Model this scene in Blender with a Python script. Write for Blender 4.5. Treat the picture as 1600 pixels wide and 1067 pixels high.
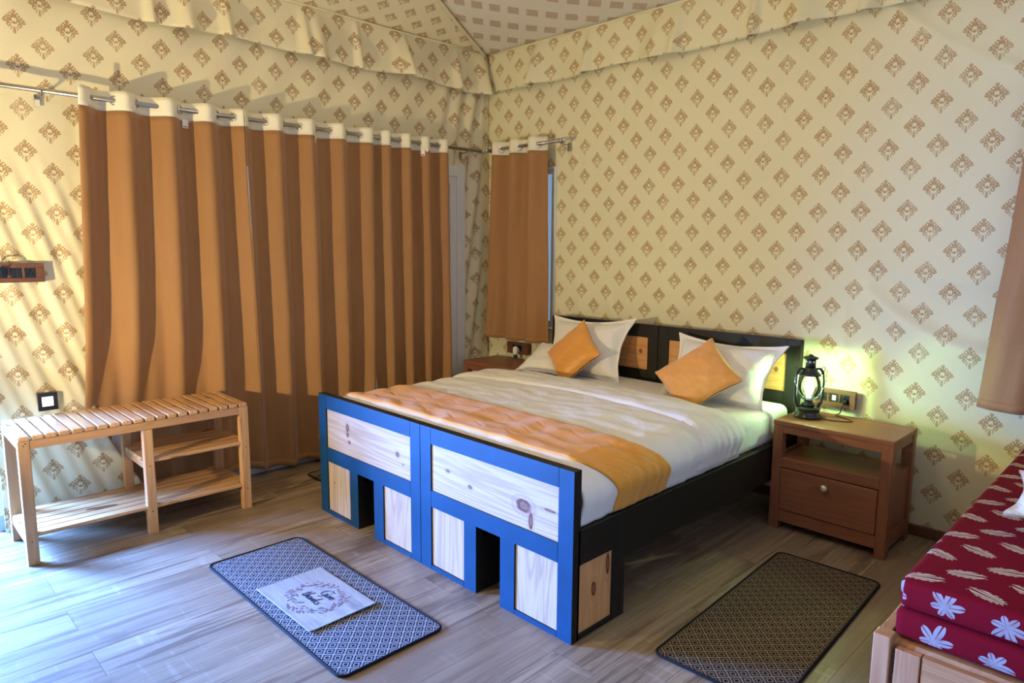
import bpy, bmesh, math, random
from math import sin, cos, pi, radians, sqrt, exp
from mathutils import Vector, Matrix, noise
random.seed(7)
D = bpy.data
COL = bpy.context.scene.collection
SC = bpy.context.scene
for o in list(D.objects): D.objects.remove(o)

# ------------------------------------------------------------------ camera
yaw, pit, rol = radians(45.298), radians(-7.903), radians(0.446)
fw = Vector((-sin(yaw)*cos(pit), cos(yaw)*cos(pit), sin(pit)))
rt = Vector((cos(yaw), sin(yaw), 0)); up = rt.cross(fw)
rt2 = cos(rol)*rt + sin(rol)*up; up2 = -sin(rol)*rt + cos(rol)*up
cam = D.objects.new('camera', D.cameras.new('camera')); COL.objects.link(cam)
cam.matrix_world = Matrix(((rt2.x, up2.x, -fw.x, 3.849), (rt2.y, up2.y, -fw.y, -3.898), (rt2.z, up2.z, -fw.z, 1.479), (0, 0, 0, 1)))
cam.data.sensor_width = 36; cam.data.lens = 1063.4*36/1600; cam.data.clip_start = .05
SC.camera = cam

# ------------------------------------------------------------------ world, lights, exposure
W = D.worlds.new('world'); SC.world = W; W.use_nodes = True
bg = W.node_tree.nodes['Background']; bg.inputs[0].default_value = (.45, .66, 1, 1); bg.inputs[1].default_value = .7
SC.view_settings.view_transform = 'Standard'; SC.view_settings.look = 'None'
SC.view_settings.exposure = -.12; SC.view_settings.gamma = 1; SC.view_settings.use_curve_mapping = False

def light(name, kind, loc, power, col, size=.1, sizey=None, aim=None, spread=None):
    l = D.lights.new(name, kind); l.energy = power; l.color = col
    if kind == 'AREA':
        l.size = size
        if sizey: l.shape = 'RECTANGLE'; l.size_y = sizey
        if spread: l.spread = spread
    else: l.shadow_soft_size = size
    o = D.objects.new(name, l); COL.objects.link(o); o.location = loc
    if aim: o.rotation_euler = Vector(aim).to_track_quat('-Z', 'Z').to_euler()
    return o
# daylight through the open doorway in the left wall, just left of the frame
light('doorway_daylight', 'AREA', (-1.30, -4.50, 1.18), 2000, (.12, .325, 1), 1.6, .75, (1, .35, -.10), radians(150))
# warm bulb of the lamp behind the camera
rb = light('room_bulb', 'SPOT', (.82, -4.52, 1.05), 235, (1, .79, .40), .025, aim=(.10, 1, .55))
rb.data.spot_size = radians(138); rb.data.spot_blend = .45
# weak warm fill light added over the middle of the tent, no actual lamp
light('warm_fill', 'POINT', (2.1, -2.4, 2.8), 27, (1, .76, .44), .10)

# ------------------------------------------------------------------ material helpers
class X:
    """a socket with arithmetic"""
    def __init__(s, nt, k): s.nt, s.k = nt, k
    def m(s, op, b=None, c=None, clamp=False):
        n = s.nt.nodes.new('ShaderNodeMath'); n.operation = op; n.use_clamp = clamp
        s.nt.links.new(s.k, n.inputs[0])
        for i, v in ((1, b), (2, c)):
            if v is None: continue
            if isinstance(v, X): s.nt.links.new(v.k, n.inputs[i])
            else: n.inputs[i].default_value = v
        return X(s.nt, n.outputs[0])
    def __add__(s, b): return s.m('ADD', b)
    def __sub__(s, b): return s.m('SUBTRACT', b)
    def __mul__(s, b): return s.m('MULTIPLY', b)
    def __truediv__(s, b): return s.m('DIVIDE', b)
    def abs(s): return s.m('ABSOLUTE')
    def fr(s): return s.m('FRACT')
    def lt(s, b): return s.m('LESS_THAN', b)
    def gt(s, b): return s.m('GREATER_THAN', b)
    def max(s, b): return s.m('MAXIMUM', b)
    def min(s, b): return s.m('MINIMUM', b)
    def sin(s): return s.m('SINE')
    def inv(s): return (s*-1)+1
    def ss(s, a, b, o0=0., o1=1.):
        n = s.nt.nodes.new('ShaderNodeMapRange'); n.interpolation_type = 'SMOOTHSTEP'
        s.nt.links.new(s.k, n.inputs[0])
        for i, v in ((1, a), (2, b), (3, o0), (4, o1)): n.inputs[i].default_value = v
        return X(s.nt, n.outputs[0])

class Mat:
    def __init__(s, name, rough=.7, spec=.3, **kw):
        s.m = D.materials.new(name); s.m.use_nodes = True; s.nt = s.m.node_tree
        s.b = s.nt.nodes['Principled BSDF']; s.b.inputs['Roughness'].default_value = rough
        s.b.inputs['Specular IOR Level'].default_value = spec
        for k, v in kw.items(): s.b.inputs[k.replace('_', ' ')].default_value = v
    def N(s, t, **kw):
        n = s.nt.nodes.new(t)
        for k, v in kw.items(): setattr(n, k, v)
        return n
    def coord(s, kind='Object'):
        if kind == 'UV': n = s.N('ShaderNodeUVMap'); return n.outputs[0]
        return s.N('ShaderNodeTexCoord').outputs[kind]
    def xyz(s, sock):
        n = s.N('ShaderNodeSeparateXYZ'); s.nt.links.new(sock, n.inputs[0]); return [X(s.nt, o) for o in n.outputs]
    def vec(s, *a):
        n = s.N('ShaderNodeCombineXYZ')
        for i, v in enumerate(a):
            if isinstance(v, X): s.nt.links.new(v.k, n.inputs[i])
            else: n.inputs[i].default_value = v
        return n.outputs[0]
    def noise(s, vec, scale, detail=3, rough=.5, dist=0, mul=None, off=None):
        if mul or off:
            n = s.N('ShaderNodeMapping'); s.nt.links.new(vec, n.inputs[0])
            if mul: n.inputs['Scale'].default_value = mul
            if off is not None: s.nt.links.new(off, n.inputs['Location'])
            vec = n.outputs[0]
        n = s.N('ShaderNodeTexNoise'); s.nt.links.new(vec, n.inputs['Vector'])
        n.inputs['Scale'].default_value = scale; n.inputs['Detail'].default_value = detail
        n.inputs['Roughness'].default_value = rough; n.inputs['Distortion'].default_value = dist
        return X(s.nt, n.outputs[0])
    def mix(s, f, a, b):
        n = s.N('ShaderNodeMix', data_type='RGBA')
        if isinstance(f, X): s.nt.links.new(f.k, n.inputs[0])
        else: n.inputs[0].default_value = f
        for i, c in ((6, a), (7, b)):
            if isinstance(c, tuple): n.inputs[i].default_value = (*c[:3], 1)
            else: s.nt.links.new(c, n.inputs[i])
        return n.outputs[2]
    def color(s, c):
        if isinstance(c, tuple): s.b.inputs['Base Color'].default_value = (*c, 1)
        else: s.nt.links.new(c, s.b.inputs['Base Color'])
    def bump(s, h, strength=.3, dist=.01):
        n = s.N('ShaderNodeBump'); n.inputs['Strength'].default_value = strength; n.inputs['Distance'].default_value = dist
        s.nt.links.new(h.k, n.inputs['Height']); s.nt.links.new(n.outputs[0], s.b.inputs['Normal'])
    def rough(s, x): s.nt.links.new(x.k, s.b.inputs['Roughness'])
    def rand(s): return X(s.nt, s.N('ShaderNodeObjectInfo').outputs['Random'])

def plain(name, col, rough=.6, spec=.3, var=.12, sc=18, bump=0, **kw):
    m = Mat(name, rough, spec, **kw); n = m.noise(m.coord(), sc, 4)
    m.color(m.mix(n, tuple(c*(1-var) for c in col), tuple(min(1, c*(1+var)) for c in col)))
    if bump: m.bump(m.noise(m.coord(), sc*12, 3), bump, .002)
    return m.m

def damask(name, base, ink, rect=False, hw=.235, hh=.285, cu=.224, cv=.207, weave=.25):
    m = Mat(name, .85, .15); uv = m.coord('UV'); u, v, _ = m.xyz(uv)
    wob = m.noise(uv, 3, 2)*.04
    if rect:
        U = (u*.84 - v*.55)/.165; V = (u*.55 + v*.84)/.20
        a = U.fr() - .5; row = V.fr() - .5
        P = m.vec(a, row, 0)
        edge = m.noise(uv, 160, 2)*.12
        blk = ((a.abs() + edge).lt(.36))*((row.abs() + edge).lt(.26))
        sp = (m.noise(uv, 210, 2)).gt(.47)
        mask = blk*sp*.75 + blk*.15
    else:
        U = u/cu + wob; V = v/cv + wob
        a = (U+V).fr() - .5; b = (U-V).fr() - .5
        x = ((a+b)*.5).abs()/hw; y = ((a-b)*.5)/hh
        P = m.vec(x, y, 0)
        d = x + y.abs()
        ang = X(m.nt, x.k).m('ARCTAN2', y)
        env = (d + (ang*22).sin()*.05).lt(.98)
        def ring(cx, cy, r, w=.045):
            n = m.N('ShaderNodeVectorMath', operation='DISTANCE'); m.nt.links.new(P, n.inputs[0]); n.inputs[1].default_value = (cx, cy, 0)
            return (X(m.nt, n.outputs['Value']) - r).abs().lt(w)
        mask = None
        for c in ((.60, .10, .15), (.30, .46, .15), (.44, -.30, .14), (0, .80, .12), (.80, 0, .09), (0, .08, .26), (0, .42, .10), (.30, .08, .08)):
            r = ring(*c); mask = r if mask is None else mask.max(r)
        n = m.N('ShaderNodeVectorMath', operation='DISTANCE'); m.nt.links.new(P, n.inputs[0]); n.inputs[1].default_value = (0, -.1, 0)
        rr = X(m.nt, n.outputs['Value'])
        fan = ((ang*19).sin().gt(.1))*(rr.gt(.34))*(rr.lt(.95))
        core = (rr.lt(.10))
        mask = (mask.max(fan*.85).max(core))*env*.86
        mask = mask*(m.noise(uv, 9, 2).ss(.2, .6, .65, 1))
    soft = m.noise(uv, 2.5, 3)
    cb = m.mix(soft, tuple(c*.93 for c in base), base)
    m.color(m.mix(mask, cb, ink))
    m.bump(m.noise(uv, 420, 2)*.3 + m.noise(uv, 7, 5, .6)*2.2, weave, .006)
    return m.m

def wood(name, base, dark, axis='y', knots=(), gl=.35, ring=9, jit=True, var=.5, knotcol=(.13, .035, .02), spec=.4):
    """grain runs along the given object axis"""
    m = Mat(name, gl, spec); c = m.coord()
    x, y, z = m.xyz(c); off = None
    if jit:
        r = m.rand(); off = m.vec(r*7, r*13, r*5)
    k = dict(x=(.09, 1, 1), y=(1, .09, 1), z=(1, 1, .09))[axis]
    n1 = m.noise(c, ring, 3, .5, .6, mul=k, off=off)
    n2 = m.noise(c, 90, 3, .6, 0, mul=tuple(v if v == 1 else .03 for v in k), off=off)
    g = ((n1*ring*2.2).m('PINGPONG', 1)).ss(.1, 1)
    f = g*.55 + n2*.45
    col = m.mix(f*var*1.5, base, dark)
    if jit:
        col = m.mix(r.ss(.3, 1, 0, .55), col, dark)
        kn = m.noise(c, 13, 2, .4, .5, mul=dict(x=(.4, 1, 1), y=(1, .4, 1), z=(1, 1, .4))[axis], off=off)
        col = m.mix(kn.ss(.70, .76, 0, .85), col, knotcol)
    for kn in knots:      # (a, b, ra, rb) in the face plane given by axes tuple
        ax, ay, ca, cb_, ra, rb = kn
        A = (x, y, z)['xyz'.index(ax)]; B = (x, y, z)['xyz'.index(ay)]
        w = m.noise(c, 40, 2)*.5
        d = (((A-ca)/ra)*((A-ca)/ra) + ((B-cb_)/rb)*((B-cb_)/rb)).m('SQRT') + w - .25
        col = m.mix(d.ss(.8, 1.25, 1, 0), col, knotcol)
        col = m.mix(((d*5).sin().gt(.3))*(d.ss(1.2, 3., .45, 0)), col, dark)
    m.color(col); m.bump(n2*.6 + g*.3, .12, .002)
    return m.m

M = {}
M['wall'] = damask('printed_tent_canvas', (.80, .73, .50), (.36, .20, .085))
M['wall_b'] = damask('printed_tent_canvas_back', (.80, .755, .51), (.42, .25, .10))
M['roof'] = damask('block_print_roof_canvas', (.78, .74, .64), (.42, .29, .18), rect=True)
M['plank'] = None
# floor plank
def mk_plank():
    m = Mat('grey_oak_laminate', .34, .5); c = m.coord(); r = m.rand(); off = m.vec(r*31, r*17, r*5)
    n1 = m.noise(c, 7, 4, .55, .9, mul=(1, .10, 1), off=off)
    n2 = m.noise(c, 60, 4, .6, .2, mul=(1, .04, 1), off=off)
    n3 = m.noise(c, 2.4, 4, .6, 1.4, mul=(1, .35, 1), off=off)
    n4 = m.noise(c, 30, 2, .5, 0, mul=(.12, 1, 1), off=off)
    col = m.mix(n1.ss(.35, .7), (.40, .305, .21), (.27, .20, .135))
    col = m.mix(n2.ss(.3, .7, 0, .7), col, (.22, .16, .11))
    col = m.mix(n3.ss(.56, .70, 0, .85), col, (.14, .095, .06))
    col = m.mix(n4.ss(.62, .7, 0, .12), col, (.75, .68, .6))
    n5 = m.noise(c, 26, 4, .7, .5, mul=(1, .045, 1), off=off)
    col = m.mix(n5.ss(.50, .60, 0, .75), col, (.13, .085, .055))
    col = m.mix(r.ss(.4, 1., 0, .75), col, (.24, .17, .115))
    m.color(col); m.rough(n2.ss(.2, .8, .28, .46)); m.bump(n2, .10, .002)
    return m.m
M['plank'] = mk_plank()
M['grout'] = plain('floor_underlay', (.10, .075, .055), .8)
M['pine'] = wood('pine', (.66, .40, .19), (.42, .20, .075), 'y', gl=.20, spec=.6)
M['pine_x'] = wood('pine_slat', (.70, .44, .22), (.40, .18, .07), 'x', gl=.16, var=.55, spec=.6)
M['pine_z'] = wood('pine_upright', (.64, .38, .18), (.42, .20, .08), 'z', gl=.3)
M['teak'] = wood('red_brown_wood', (.30, .112, .055), (.19, .072, .036), 'x', gl=.38, jit=False, var=.5)
M['teak_z'] = wood('red_brown_wood_upright', (.30, .112, .055), (.19, .072, .036), 'z', gl=.38, jit=False, var=.5)
M['teak_y'] = wood('red_brown_wood_deep', (.30, .112, .055), (.19, .072, .036), 'y', gl=.38, jit=False, var=.5)
M['board'] = wood('dark_board_wood', (.17, .070, .04), (.09, .035, .02), 'x', gl=.4, jit=False)
M['black'] = plain('black_painted_wood', (.013, .011, .009), .5, .28, .3, 30, .15)
M['blue'] = plain('blue_front_wood', (.002, .048, .13), .5, .25, .25, 14, .2)
M['white'] = plain('white_cotton', (.80, .78, .74), .85, .2, .03, 6, .15, Sheen_Weight=.2)
def mk_white():
    m = Mat('white_cotton', .85, .2, Sheen_Weight=.2); c = m.coord()
    m.color(m.mix(m.noise(c, 6, 3), (.79, .77, .73), (.84, .82, .78)))
    m.bump(m.noise(c, 9, 5, .62, 1.6)*1.0 + m.noise(c, 260, 2)*.10 + m.noise(c, 26, 3, .6, 1.0, mul=(1, .3, 1))*.35, .40, .012); return m.m
M['white'] = mk_white()
M['steel'] = plain('brushed_steel', (.42, .40, .38), .28, .5, .1, Metallic=1.0)
M['chrome'] = plain('polished_chrome', (.75, .75, .77), .12, .5, .05, Metallic=1.0)
M['blackplastic'] = plain('black_plastic', (.012, .012, .013), .3, .5)
M['blackmetal'] = plain('dark_green_black_enamel', (.008, .016, .014), .22, .6, .2)
M['whiteplastic'] = plain('white_plastic', (.82, .82, .82), .3, .5, .03)
M['upvc'] = plain('pale_window_frame', (.72, .74, .74), .4, .4, .04)
M['brass'] = plain('pale_brass', (.80, .70, .48), .3, .5, Metallic=.6)
M['cream'] = plain('cream_curtain_header', (.82, .77, .60), .8, .2, .04, 8)
M['red_thread'] = plain('care_label', (.85, .82, .76), .8)
def mk_curtain():
    m = Mat('tan_curtain_satin', .62, .25, Sheen_Weight=.25); uv = m.coord('UV'); u, v, _ = m.xyz(uv)
    w = m.noise(uv, 300, 2, mul=(1, .1, 1)); n = m.noise(uv, 4, 3)
    col = m.mix(n, (.34, .168, .064), (.41, .205, .080)); m.color(m.mix(w*.4, col, (.27, .13, .045)))
    crease = ((v/.40).fr() - .5).abs().lt(.006)
    m.bump(w*.3 + m.noise(uv, 5, 4, .6)*1.5 + crease*-.8, .5, .006); return m.m
M['curtain'] = mk_curtain()
def mk_thin(name, tint, k=.9):
    m = Mat(name); nt = m.nt; nt.nodes.remove(m.b)
    t = m.N('ShaderNodeBsdfTransparent'); t.inputs[0].default_value = (*tint, 1)
    g = m.N('ShaderNodeBsdfGlossy'); g.inputs['Roughness'].default_value = .03
    fr = m.N('ShaderNodeFresnel'); fr.inputs[0].default_value = 1.4
    mx = m.N('ShaderNodeMixShader'); nt.links.new(fr.outputs[0], mx.inputs[0]); nt.links.new(t.outputs[0], mx.inputs[1]); nt.links.new(g.outputs[0], mx.inputs[2])
    nt.links.new(mx.outputs[0], nt.nodes['Material Output'].inputs[0]); return m.m
M['glass'] = mk_thin('clear_glass', (.92, .96, .95))
M['globe'] = mk_thin('lantern_glass', (.90, .97, .86))
def emit(name, col, s):
    m = Mat(name); m.color((.8, .8, .8)); m.b.inputs['Emission Color'].default_value = (*col, 1); m.b.inputs['Emission Strength'].default_value = s; return m.m
M['bulb'] = emit('lit_bulb', (.85, 1, .80), 30)
M['night'] = emit('lit_night_light', (.80, .88, 1), 3.2)
def mk_runner():
    m = Mat('orange_quilted_satin', .55, .3, Sheen_Weight=.3); uv = m.coord('UV'); u, v, _ = m.xyz(uv)
    zz = ((u/.11).m('PINGPONG', 1)*.045 + v)/.05
    q = (zz.m('PINGPONG', 1)).ss(0, .35)
    m.color(m.mix(m.noise(uv, 8, 3), (.72, .30, .028), (.80, .35, .040))); m.bump(q + m.noise(uv, 30, 3)*.5, .30, .004); return m.m
M['runner'] = mk_runner()
def mk_silk():
    m = Mat('orange_satin', .42, .45, Sheen_Weight=.5); c = m.coord()
    n = m.noise(c, 40, 3, mul=(.15, 1, 1)); m.color(m.mix(n, (.70, .29, .040), (.80, .36, .065))); m.bump(n + m.noise(c, 10, 4)*2, .35, .004); return m.m
M['silk'] = mk_silk()
def mk_mat(name, dark, lite):
    m = Mat(name, .9, .1); uv = m.coord('UV'); u, v, _ = m.xyz(uv)
    U = u/.054; V = v/.054; n = m.noise(uv, 140, 2)*.05
    k = ((U+V).fr() - .5).abs().max(((U-V).fr() - .5).abs()) + n - .025
    mask = (k.ss(.40, .43)).max(k.ss(.155, .18)*k.ss(.27, .295, 1, 0))
    m.color(m.mix(mask*.95, dark, lite)); m.bump(mask + m.noise(uv, 500, 2), .4, .002); return m.m
M['mat_a'] = mk_mat('woven_mat_geometric', (.008, .013, .026), (.29, .29, .31))
M['mat_b'] = mk_mat('woven_mat_brown_geometric', (.014, .011, .009), (.24, .18, .13))
M['binding'] = plain('black_mat_binding', (.008, .009, .014), .8, .2)
def mk_paint_plank():
    m = Mat('whitewashed_print', .85, .1); uv = m.coord('UV'); u, v, _ = m.xyz(uv)
    line = ((v/.043 + .2).fr()).lt(.045)
    n = m.noise(uv, 14, 5, .65, .8, mul=(.2, 1, 1))
    m.color(m.mix(line*.7, m.mix(n.ss(.35, .75), (.36, .35, .345), (.22, .215, .21)), (.25, .23, .22))); return m.m
M['printmat'] = mk_paint_plank()
M['ink_navy'] = plain('navy_lettering', (.004, .018, .055), .8)
M['ink_leaf'] = plain('grey_mauve_leaf_print', (.17, .125, .15), .8)
M['ink_berry'] = plain('plum_berry_print', (.20, .03, .12), .8)
def mk_red(name, side):
    m = Mat(name, .9, .08); uv = m.coord('UV'); u, v, _ = m.xyz(uv)
    cu, cv = (.155, .100) if not side else (.135, .105)
    U = u/cu; V = v/cv; iv = V.m('FLOOR')
    U2 = U + iv*.5
    a = (U2.fr() - .5)*cu; b = (V.fr() - .5)*cv
    flip = ((U2.m('FLOOR') + iv)*.5).fr().gt(.25)
    s_ = flip*2 - 1
    rot = (.90, .44) if not side else (.75, .66)
    a2 = a*rot[0] + b*rot[1]*s_; b2 = b*rot[0] - a*rot[1]*s_
    a2 = a2*s_
    if side: a2 = a*.35 + b*s_*.94; b2 = b*.35*s_ - a*.94
    Lh = .052 if not side else .058
    H_ = .025 if not side else .030
    px = a2 + Lh*1.15; ang = b2.m('ARCTAN2', px); q = ((a2/Lh)*(a2/Lh) + (b2/H_)*(b2/H_))
    rays = (ang*(36 if not side else 20)).sin()
    tooth = (a2*(300 if not side else 190) + b2.abs()*(500 if not side else 260)).sin()
    leaf = ((q + tooth*.20 + a2*-6).lt(.88))*(rays.gt(-.72))*(ang.abs().gt(.022))
    d = ((a2 + Lh*.8)*(a2 + Lh*.8) + (b2 - .02)*(b2 - .02)).m('SQRT')
    spr = ((d - .022).abs().lt(.0014 if not side else .004))*(b2.gt(.012))
    if side: spr = spr*((ang*60).sin().gt(-.5))
    f = leaf
    n_ = m.noise(uv, 6, 3); lite = (.55, .44, .31) if not side else (.32, .30, .33)
    col = m.mix(n_, (.135, .002, .008), (.18, .004, .012)); 
    if side:
        th = b2.m('ARCTAN2', a2); rad = (a2*a2 + b2*b2).m('SQRT')/.037
        lobe = ((th*3).m('COSINE').abs())*.60 + .40
        f = ((rad/(a2*9 + 1.05)).lt(lobe))*((th*3).sin().abs().gt(.11))
    m.color(m.mix(f*(m.noise(uv, 40, 2).ss(.2, .6, .6, .95)), col, lite))
    m.bump(f*.5 + m.noise(uv, 600, 2)*.6, .3, .002); return m.m
M['red'] = mk_red('crimson_leaf_print', False)
M['red_side'] = mk_red('crimson_leaf_print_side', True)

# ------------------------------------------------------------------ object helpers
def tag(o, label=None, cat=None, group=None, kind=None):
    if label: o['label'] = label
    if cat: o['category'] = cat
    if group: o['group'] = group
    if kind: o['kind'] = kind
    return o
def thing(name, loc, label, cat, group=None, rot=None):
    o = D.objects.new(name, None); COL.objects.link(o); o.location = loc; o.empty_display_size = .05
    if rot: o.rotation_euler = rot
    return tag(o, label, cat, group)
def wloc(o):
    v = Vector((0, 0, 0))
    while o: v = v + Vector(o.location); o = o.parent
    return v
class G:
    """collects geometry in world coordinates"""
    def __init__(s): s.v = []; s.f = []; s.uv = []; s.mi = []; s.sm = []
    def add(s, vs, fs, uvs=None, mi=0, smooth=False):
        k = len(s.v); s.v += [tuple(p) for p in vs]
        for i, f in enumerate(fs):
            s.f.append(tuple(a+k for a in f)); s.mi.append(mi); s.sm.append(smooth)
            s.uv.append([uvs[a] for a in f] if uvs else None)
        return s
    def box(s, x0, x1, y0, y1, z0, z1, mi=0):
        v = [(x, y, z) for z in (z0, z1) for y in (y0, y1) for x in (x0, x1)]
        return s.add(v, [(0, 2, 3, 1), (4, 5, 7, 6), (0, 1, 5, 4), (2, 6, 7, 3), (0, 4, 6, 2), (1, 3, 7, 5)], None, mi)
    def obox(s, c, ax, ay, az, mi=0):
        c, ax, ay, az = map(Vector, (c, ax, ay, az))
        v = [c + ax*i + ay*j + az*k for k in (-1, 1) for j in (-1, 1) for i in (-1, 1)]
        return s.add(v, [(0, 2, 3, 1), (4, 5, 7, 6), (0, 1, 5, 4), (2, 6, 7, 3), (0, 4, 6, 2), (1, 3, 7, 5)], None, mi)
    def grid(s, fn, nu, nv, uvf=None, mi=0, smooth=True, skip=None, flip=False):
        vs = [fn(i/nu, j/nv) for j in range(nv+1) for i in range(nu+1)]
        uv = [uvf(i/nu, j/nv) for j in range(nv+1) for i in range(nu+1)] if uvf else None
        fs = []
        for j in range(nv):
            for i in range(nu):
                if skip and skip((i+.5)/nu, (j+.5)/nv): continue
                a = j*(nu+1)+i; q = (a, a+1, a+nu+2, a+nu+1); fs.append(q[::-1] if flip else q)
        return s.add(vs, fs, uv, mi, smooth)
    def lathe(s, c, prof, n=24, mi=0, cap=True, axis=(0, 0, 1)):
        q = Vector((0, 0, 1)).rotation_difference(Vector(axis)); c = Vector(c)
        vs = []
        for r, z in prof:
            for i in range(n):
                a = 2*pi*i/n; vs.append(c + q @ Vector((r*cos(a), r*sin(a), z)))
        fs = []
        for j in range(len(prof)-1):
            for i in range(n):
                i2 = (i+1) % n; fs.append((j*n+i, j*n+i2, (j+1)*n+i2, (j+1)*n+i))
        if cap:
            fs.append(tuple(range(n))[::-1]); fs.append(tuple((len(prof)-1)*n+i for i in range(n)))
        return s.add(vs, fs, None, mi, True)
    def tube(s, pts, r, n=8, mi=0, closed=False):
        pts = [Vector(p) for p in pts]; m = len(pts); vs = []; prev = None
        for i, p in enumerate(pts):
            if closed: t = pts[(i+1) % m] - pts[i-1]
            else: t = pts[min(i+1, m-1)] - pts[max(i-1, 0)]
            t.normalize()
            a = prev if prev is not None else (Vector((0, 0, 1)) if abs(t.z) < .9 else Vector((1, 0, 0)))
            a = (a - t*a.dot(t)).normalized(); prev = a; b = t.cross(a)
            rr = r[i] if isinstance(r, (list, tuple)) else r
            for k in range(n):
                an = 2*pi*k/n; vs.append(p + a*rr*cos(an) + b*rr*sin(an))
        fs = []
        for i in range(m if closed else m-1):
            j = (i+1) % m
            for k in range(n):
                k2 = (k+1) % n; fs.append((i*n+k, i*n+k2, j*n+k2, j*n+k))
        if not closed: fs.append(tuple(range(n))[::-1]); fs.append(tuple((m-1)*n+k for k in range(n)))
        return s.add(vs, fs, None, mi, True)
    def obj(s, name, mats, parent=None, bevel=0, seg=2, solid=0, sub=0, label=None, cat=None, group=None, kind=None, loc=None):
        base = wloc(parent) if parent else Vector(loc) if loc else Vector((0, 0, 0))
        me = D.meshes.new(name); me.from_pydata([tuple(Vector(p)-base) for p in s.v], [], s.f)
        if any(s.uv):
            ul = me.uv_layers.new(name='UVMap'); k = 0
            for f, u in zip(s.f, s.uv):
                for i in range(len(f)):
                    if u: ul.data[k].uv = u[i]
                    k += 1
        for i, p in enumerate(me.polygons): p.material_index = s.mi[i]; p.use_smooth = s.sm[i]
        for m_ in (mats if isinstance(mats, (list, tuple)) else [mats]): me.materials.append(m_)
        o = D.objects.new(name, me); COL.objects.link(o)
        if parent: o.parent = parent
        elif loc: o.location = loc
        if bevel:
            b = o.modifiers.new('bevel', 'BEVEL'); b.width = bevel; b.segments = seg; b.limit_method = 'ANGLE'; b.angle_limit = radians(40)
        if solid:
            b = o.modifiers.new('solid', 'SOLIDIFY'); b.thickness = solid; b.offset = 0
        if sub:
            b = o.modifiers.new('sub', 'SUBSURF'); b.levels = b.render_levels = sub
        return tag(o, label, cat, group, kind)
def cp(o, parent=None):
    c = o.copy(); COL.objects.link(c)
    if parent: c.parent = parent
    for ch in list(o.children): cp(ch, c)
    return c
def nz(*a): return noise.noise(Vector(a))
def sst(a, b, x):
    t = max(0, min(1, (x-a)/(b-a))); return t*t*(3-2*t)

# ================================================================== SETTING
XL, XR, YF, YB, ZT = -.40, 4.55, -4.90, 0.0, 3.0
# floor: planks run towards the headboard wall
fl = G().box(XL-.15, XR+.1, YF-.1, YB+.1, -.03, -.0105).obj('floor', M['grout'], kind='structure')
PW, PL = .195, 1.22
pm = G().box(-PW/2+.0006, PW/2-.0006, -PL/2+.0006, PL/2-.0006, -.0100, 0).obj('plank', M['plank'])
pmesh = pm.data; first = True
nrow = int((XR-XL)/PW)+2
def fplank(x0, x1, y0, y1):
    global first
    x0 = max(x0, XL-.1); x1 = min(x1, XR+.05); y0 = max(y0, YF); y1 = min(y1, YB+.06)
    if x1-x0 < .02 or y1-y0 < .02: return
    if abs(x1-x0-PW) < 1e-4 and abs(y1-y0-PL) < 1e-4:
        if first: o = pm; first = False
        else: o = pm.copy(); COL.objects.link(o)
        o.parent = fl; o.location = ((x0+x1)/2, (y0+y1)/2, 0)
    else:
        cx, cy = (x0+x1)/2, (y0+y1)/2
        g = G().box(x0+.0006, x1-.0006, y0+.0006, y1-.0006, -.0100, 0)
        o = g.obj('plank', M['plank'], loc=(cx, cy, 0)); o.parent = fl
rx = .352 - PW*4
k = 0
while rx < XR:
    off = [-3.36, -2.72][k % 2]; y = off - PL*3
    while y < YB+.1:
        fplank(rx, rx+PW, y, y+PL); y += PL
    rx += PW; k += 1

# ---- tent walls
def ridge(d, w): return exp(-(d/w)**2)
def wl_disp(y, z):
    """inward bulge of the left wall"""
    b = .012*nz(y*1.3, z*1.1, 1) + .006*nz(y*5, z*2.5, 2)
    # diagonal drag folds below the switchboard
    t = (y+3.5) + (z-1.9)*.33
    k = sst(2.0, 1.5, z)*sst(-2.85, -3.0, y)
    b += k*(.008*sin(t*38 + 2*nz(y*3, z*2, 5)) + .006*sin(t*83))
    # corner folds
    k2 = sst(-.55, -.25, y)*sst(-.02, -.12, y)
    b += k2*(.02*sin((y*1.0 + (2.9-z)*.18)*42) + .008*nz(y*9, z*4, 3))
    b += .006*sst(2.0, 2.6, z)*sin((y*.9 - z*.5)*21 + 3*nz(y, z, 4))
    return b*sst(0, -.06, y)
dy0, dy1 = -2.92, -.33     # glazed door behind the curtains
hy0, hy1 = -4.45, -3.42    # open doorway left of the frame
WT = 3.04
def wl(u, v):
    y = YF + (YB+.02-YF)*u; z = WT*v
    return (XL + wl_disp(y, z)*sst(0, .15, z)*(1 if z < 2.95 else .3), y, z)
def wl_skip(u, v):
    y = YF + (YB-YF)*u; z = WT*v
    return (z < 2.09 and dy0 < y < dy1) or (z < 2.12 and hy0 < y < hy1)
G().grid(wl, 420, 120, lambda u, v: ((YF+(YB-YF)*u)+.03, WT*v+.02), skip=wl_skip).obj('wall_left', M['wall'], kind='structure', solid=.004)

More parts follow.
